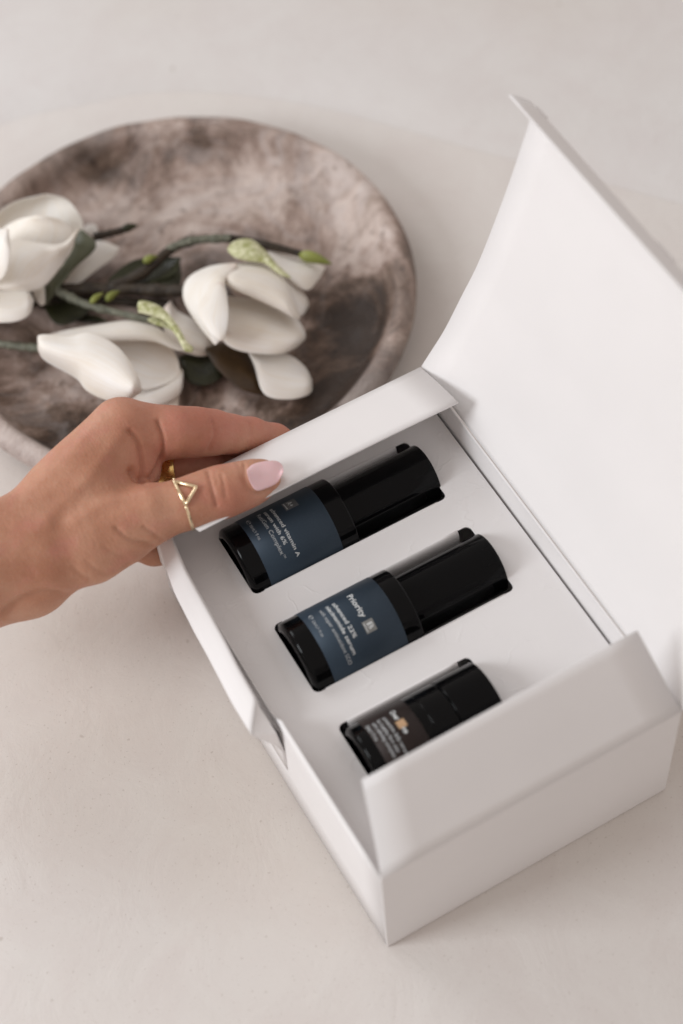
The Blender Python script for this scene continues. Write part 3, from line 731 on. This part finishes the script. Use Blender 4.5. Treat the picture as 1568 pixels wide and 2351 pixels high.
    nrm = np.zeros_like(V); fn = np.cross(V[F[:, 2]] - V[F[:, 0]], V[F[:, 3]] - V[F[:, 1]])
    for q in range(4): np.add.at(nrm, F[:, q], fn)
    nrm /= np.linalg.norm(nrm, axis=1)[:, None] + 1e-9
    facing = np.clip(-(nrm * ((V - CAM_POS) / np.linalg.norm(V - CAM_POS, axis=1)[:, None])).sum(1) * 2, 0, 1)
    pr = project(V)
    creases = [([(477, 1083), (482, 1100), (486, 1120), (497, 1160)], 4.5, .9), ([(508, 1090), (513, 1112), (518, 1140)], 4, .6), ([(493, 1086), (499, 1110)], 4, .4),
               ([(487, 966), (493, 985), (492, 1005), (478, 1034)], 5, .8), ([(575, 973), (577, 985), (572, 1000)], 5, .6),
               ([(297, 990), (316, 1015), (326, 1057), (330, 1099)], 6, 1.6), ([(361, 967), (372, 1003), (374, 1043), (361, 1076), (347, 1097)], 5, 1.8),
               ([(302, 1083), (312, 1095), (330, 1102)], 9, 2.2),
               ([(266, 1212), (285, 1230), (308, 1243), (350, 1252)], 5, .9), ([(330, 1210), (345, 1220), (358, 1229), (372, 1240)], 4.5, .7), ([(300, 1228), (318, 1240), (338, 1247)], 4, .4),
               ([(168, 1302), (185, 1318), (205, 1328)], 6, .5), ([(200, 1290), (222, 1308), (240, 1315)], 6, .4), ([(240, 1255), (262, 1270), (285, 1278)], 6, .35),
               ([(155, 1366), (112, 1362), (70, 1370), (35, 1385), (10, 1410)], 9, 1.5), ([(545, 1062), (552, 1082), (556, 1100), (566, 1125)], 5, .5),
               ([(560, 1066), (563, 1095), (572, 1120), (590, 1134), (625, 1124)], 5, .9)]
    def near(poly):
        p = spline(poly, 24); d = np.full(len(V), 1e9)
        for a, b in zip(p[:-1], p[1:]):
            ab = b - a; t = np.clip(((pr - a) @ ab) / (ab @ ab + 1e-9), 0, 1)
            d = np.minimum(d, np.linalg.norm(pr - a - t[:, None] * ab, axis=1))
        return d
    disp = np.zeros(len(V))
    for poly, w, dep in creases: disp += dep * 1.3 * np.exp(-(near(poly) / w) ** 2)
    # tendons and bones that show under the skin
    for poly, w, up in (([(275, 1000), (190, 1110), (110, 1190)], 16, .9), ([(430, 1128), (350, 1128), (260, 1150), (170, 1195)], 15, .9), ([(60, 1130), (140, 1060), (230, 960)], 14, .7),
                        ([(300, 1170), (345, 1160)], 20, .7)):
        disp -= up * np.exp(-(near(poly) / w) ** 2)
    V = V - nrm * (disp * facing)[:, None]
    o = mesh('hand', V, F, M_skin)
    # redder skin on the fingers and at the root of the thumb
    fl = np.zeros(len(V))
    fl += np.clip((V[:, 1] - 240) / 14, 0, 1) * np.clip((V[:, 0] + 12) / 70, 0, 1) * .6
    fl += np.exp(-((pr[:, 0] - 540) ** 2 / 60 ** 2 + (pr[:, 1] - 1150) ** 2 / 60 ** 2)) * .35
    fl += np.exp(-((pr[:, 0] - 335) ** 2 / 40 ** 2 + (pr[:, 1] - 1080) ** 2 / 40 ** 2)) * .35
    a = o.data.attributes.new('flush', 'FLOAT', 'POINT'); a.data.foreach_set('value', np.clip(fl, 0, .9).astype(np.float32))
    return o, V, F
hand, HV, HF = build_hand()
tag(hand, 'hand with pale pink thumbnail gripping the far left corner of the box', 'hand')
bvh = BVHTree.FromPolygons([tuple(v) for v in HV], [tuple(int(i) for i in f) for f in HF])
def cast(px, py):
    d = Vector(ray(px, py)).normalized(); h = bvh.ray_cast(Vector(CAM_POS), d)
    return h[3] if h[0] is not None else None
def on_hand(px, py, off):
    d = ray(px, py); d = d / np.linalg.norm(d); t = cast(px, py)
    return None if t is None else CAM_POS + d * (t - off)
# thumbnail: fitted to the fingertip, its free end reaching past it
def nail():
    left = spline([(566, 1080), (580, 1066), (604, 1059), (630, 1057), (645, 1064), (651, 1076)], 18)
    right = spline([(568, 1086), (573, 1106), (588, 1127), (612, 1121), (637, 1108), (651, 1082)], 18)
    G = np.array([[left[i] * (1 - v) + right[i] * v for v in np.linspace(0, 1, 11)] for i in range(18)])
    U, Vv, T = [], [], []
    for i in range(1, 12):
        for j in range(2, 9):
            t = cast(*G[i, j])
            if t is not None: U.append(i / 17); Vv.append(j / 10 - .5); T.append(t)
    U, Vv, T = map(np.array, (U, Vv, T))
    A = np.stack([np.ones_like(U), U, Vv, Vv ** 2], 1); co = np.linalg.lstsq(A, T, rcond=None)[0]
    P = []
    for i in range(18):
        row = []
        for j in range(11):
            u, v = i / 17, j / 10 - .5; d = ray(*G[i, j]); d /= np.linalg.norm(d)
            t = co[0] + co[1] * min(u, .8) + co[2] * v + max(co[3], 9) * v * v - 1.8
            row.append(CAM_POS + d * t)
        P.append(row)
    grid_mesh('thumbnail', P, M_nail, hand, 0.7, 0, 1)
nail()
# thin open triangle ring round the thumb
def thumb_ring():
    r = tag(thing('ring', None, 'thin pale gold ring with an open triangle, worn on the thumb', 'ring'))
    c = at(426, 1157, 108); ax = at(478, 1140, 108.5) - at(380, 1170, 107.5); ax /= np.linalg.norm(ax)
    def hp(x, y, rad=13.4):
        d = ray(x, y); d = d / np.linalg.norm(d); o = CAM_POS - c
        dp = d - ax * (d @ ax); op = o - ax * (o @ ax)
        a_, b_, c_ = dp @ dp, 2 * dp @ op, op @ op - rad * rad; disc = max(0.0, b_ * b_ - 4 * a_ * c_)
        t = (-b_ - math.sqrt(disc)) / (2 * a_); th = cast(x, y)
        return CAM_POS + d * (min(t, th - 0.5) if th is not None else t)
    A, Bq, Cq = (399, 1105), (451, 1118), (426, 1159)
    def line(p, q, n=8): return [hp(*(np.array(p) * (1 - t) + np.array(q) * t)) for t in np.linspace(0, 1, n)]
    V, F = [], []
    def add(pts, rad, closed=False):
        v, f = tube_data(pts, rad, 10, closed); b = len(V); V.extend(v); F.extend([tuple(i + b for i in g) for g in f])
    px = []
    for p, q in ((A, Bq), (Bq, Cq), (Cq, A)): px += [np.array(p) * (1 - t) + np.array(q) * t for t in np.linspace(0, 1, 13)[:-1]]
    dirs = [ray(*p) / np.linalg.norm(ray(*p)) for p in px]; tt = np.array([np.linalg.norm(hp(*p) - CAM_POS) for p in px])
    for _ in range(14): tt = .5 * tt + .25 * (np.roll(tt, 1) + np.roll(tt, -1))
    tri = [CAM_POS + d * (t - 0.9) for d, t in zip(dirs, tt)]
    add(tri, 1.0, True)
    # band from the point of the triangle round the underside of the thumb to its top side
    p0 = hp(426, 1159); e1 = p0 - c; off = ax * (e1 @ ax); e1 = e1 - off; e1 /= np.linalg.norm(e1); e2 = np.cross(ax, e1)
    pe = hp(401, 1106) - c; offe = ax * (pe @ ax)
    sgn = 1 if project(c + e2 * 13)[1] > project(c - e2 * 13)[1] else -1
    pts = []
    for th in np.linspace(0, 4.75, 36):
        w = max(0, (th - 2.5) / 2.25); pts.append(c + off * (1 - w) + offe * w + 13.2 * (e1 * math.cos(th) + sgn * e2 * math.sin(th)))
    add(pts, 0.95)
    o = mesh('band', V, F, M_pale, r)
thumb_ring()
def finger_ring():
    a = at(335, 1085, 266, 1); b = at(395, 1078, 258, 1); d = (b - a) / np.linalg.norm(b - a); c = a + (b - a) * .97
    e1 = np.array([0, 0, 1.]) - d * d[2]; e1 /= np.linalg.norm(e1); e2 = np.cross(d, e1); V = []; F = []
    prof = [(-6.0, 11.2), (-6.1, 12.2), (-5.6, 12.7), (-3, 12.95), (0, 13.0), (3, 12.95), (5.6, 12.7), (6.1, 12.2), (6.0, 11.2)]
    for x, r in prof:
        for k in range(64):
            th = 2 * math.pi * k / 64; V.append(c + d * x + r * (e1 * math.cos(th) + e2 * math.sin(th)))
    n = len(prof)
    for i in range(n):
        for k in range(64): F.append((i * 64 + k, ((i + 1) % n) * 64 + k, ((i + 1) % n) * 64 + (k + 1) % 64, i * 64 + (k + 1) % 64))
    o = mesh('ring', V, F, M_gold); tag(o, 'wide plain yellow gold band on the middle finger behind the thumb', 'ring')
finger_ring()
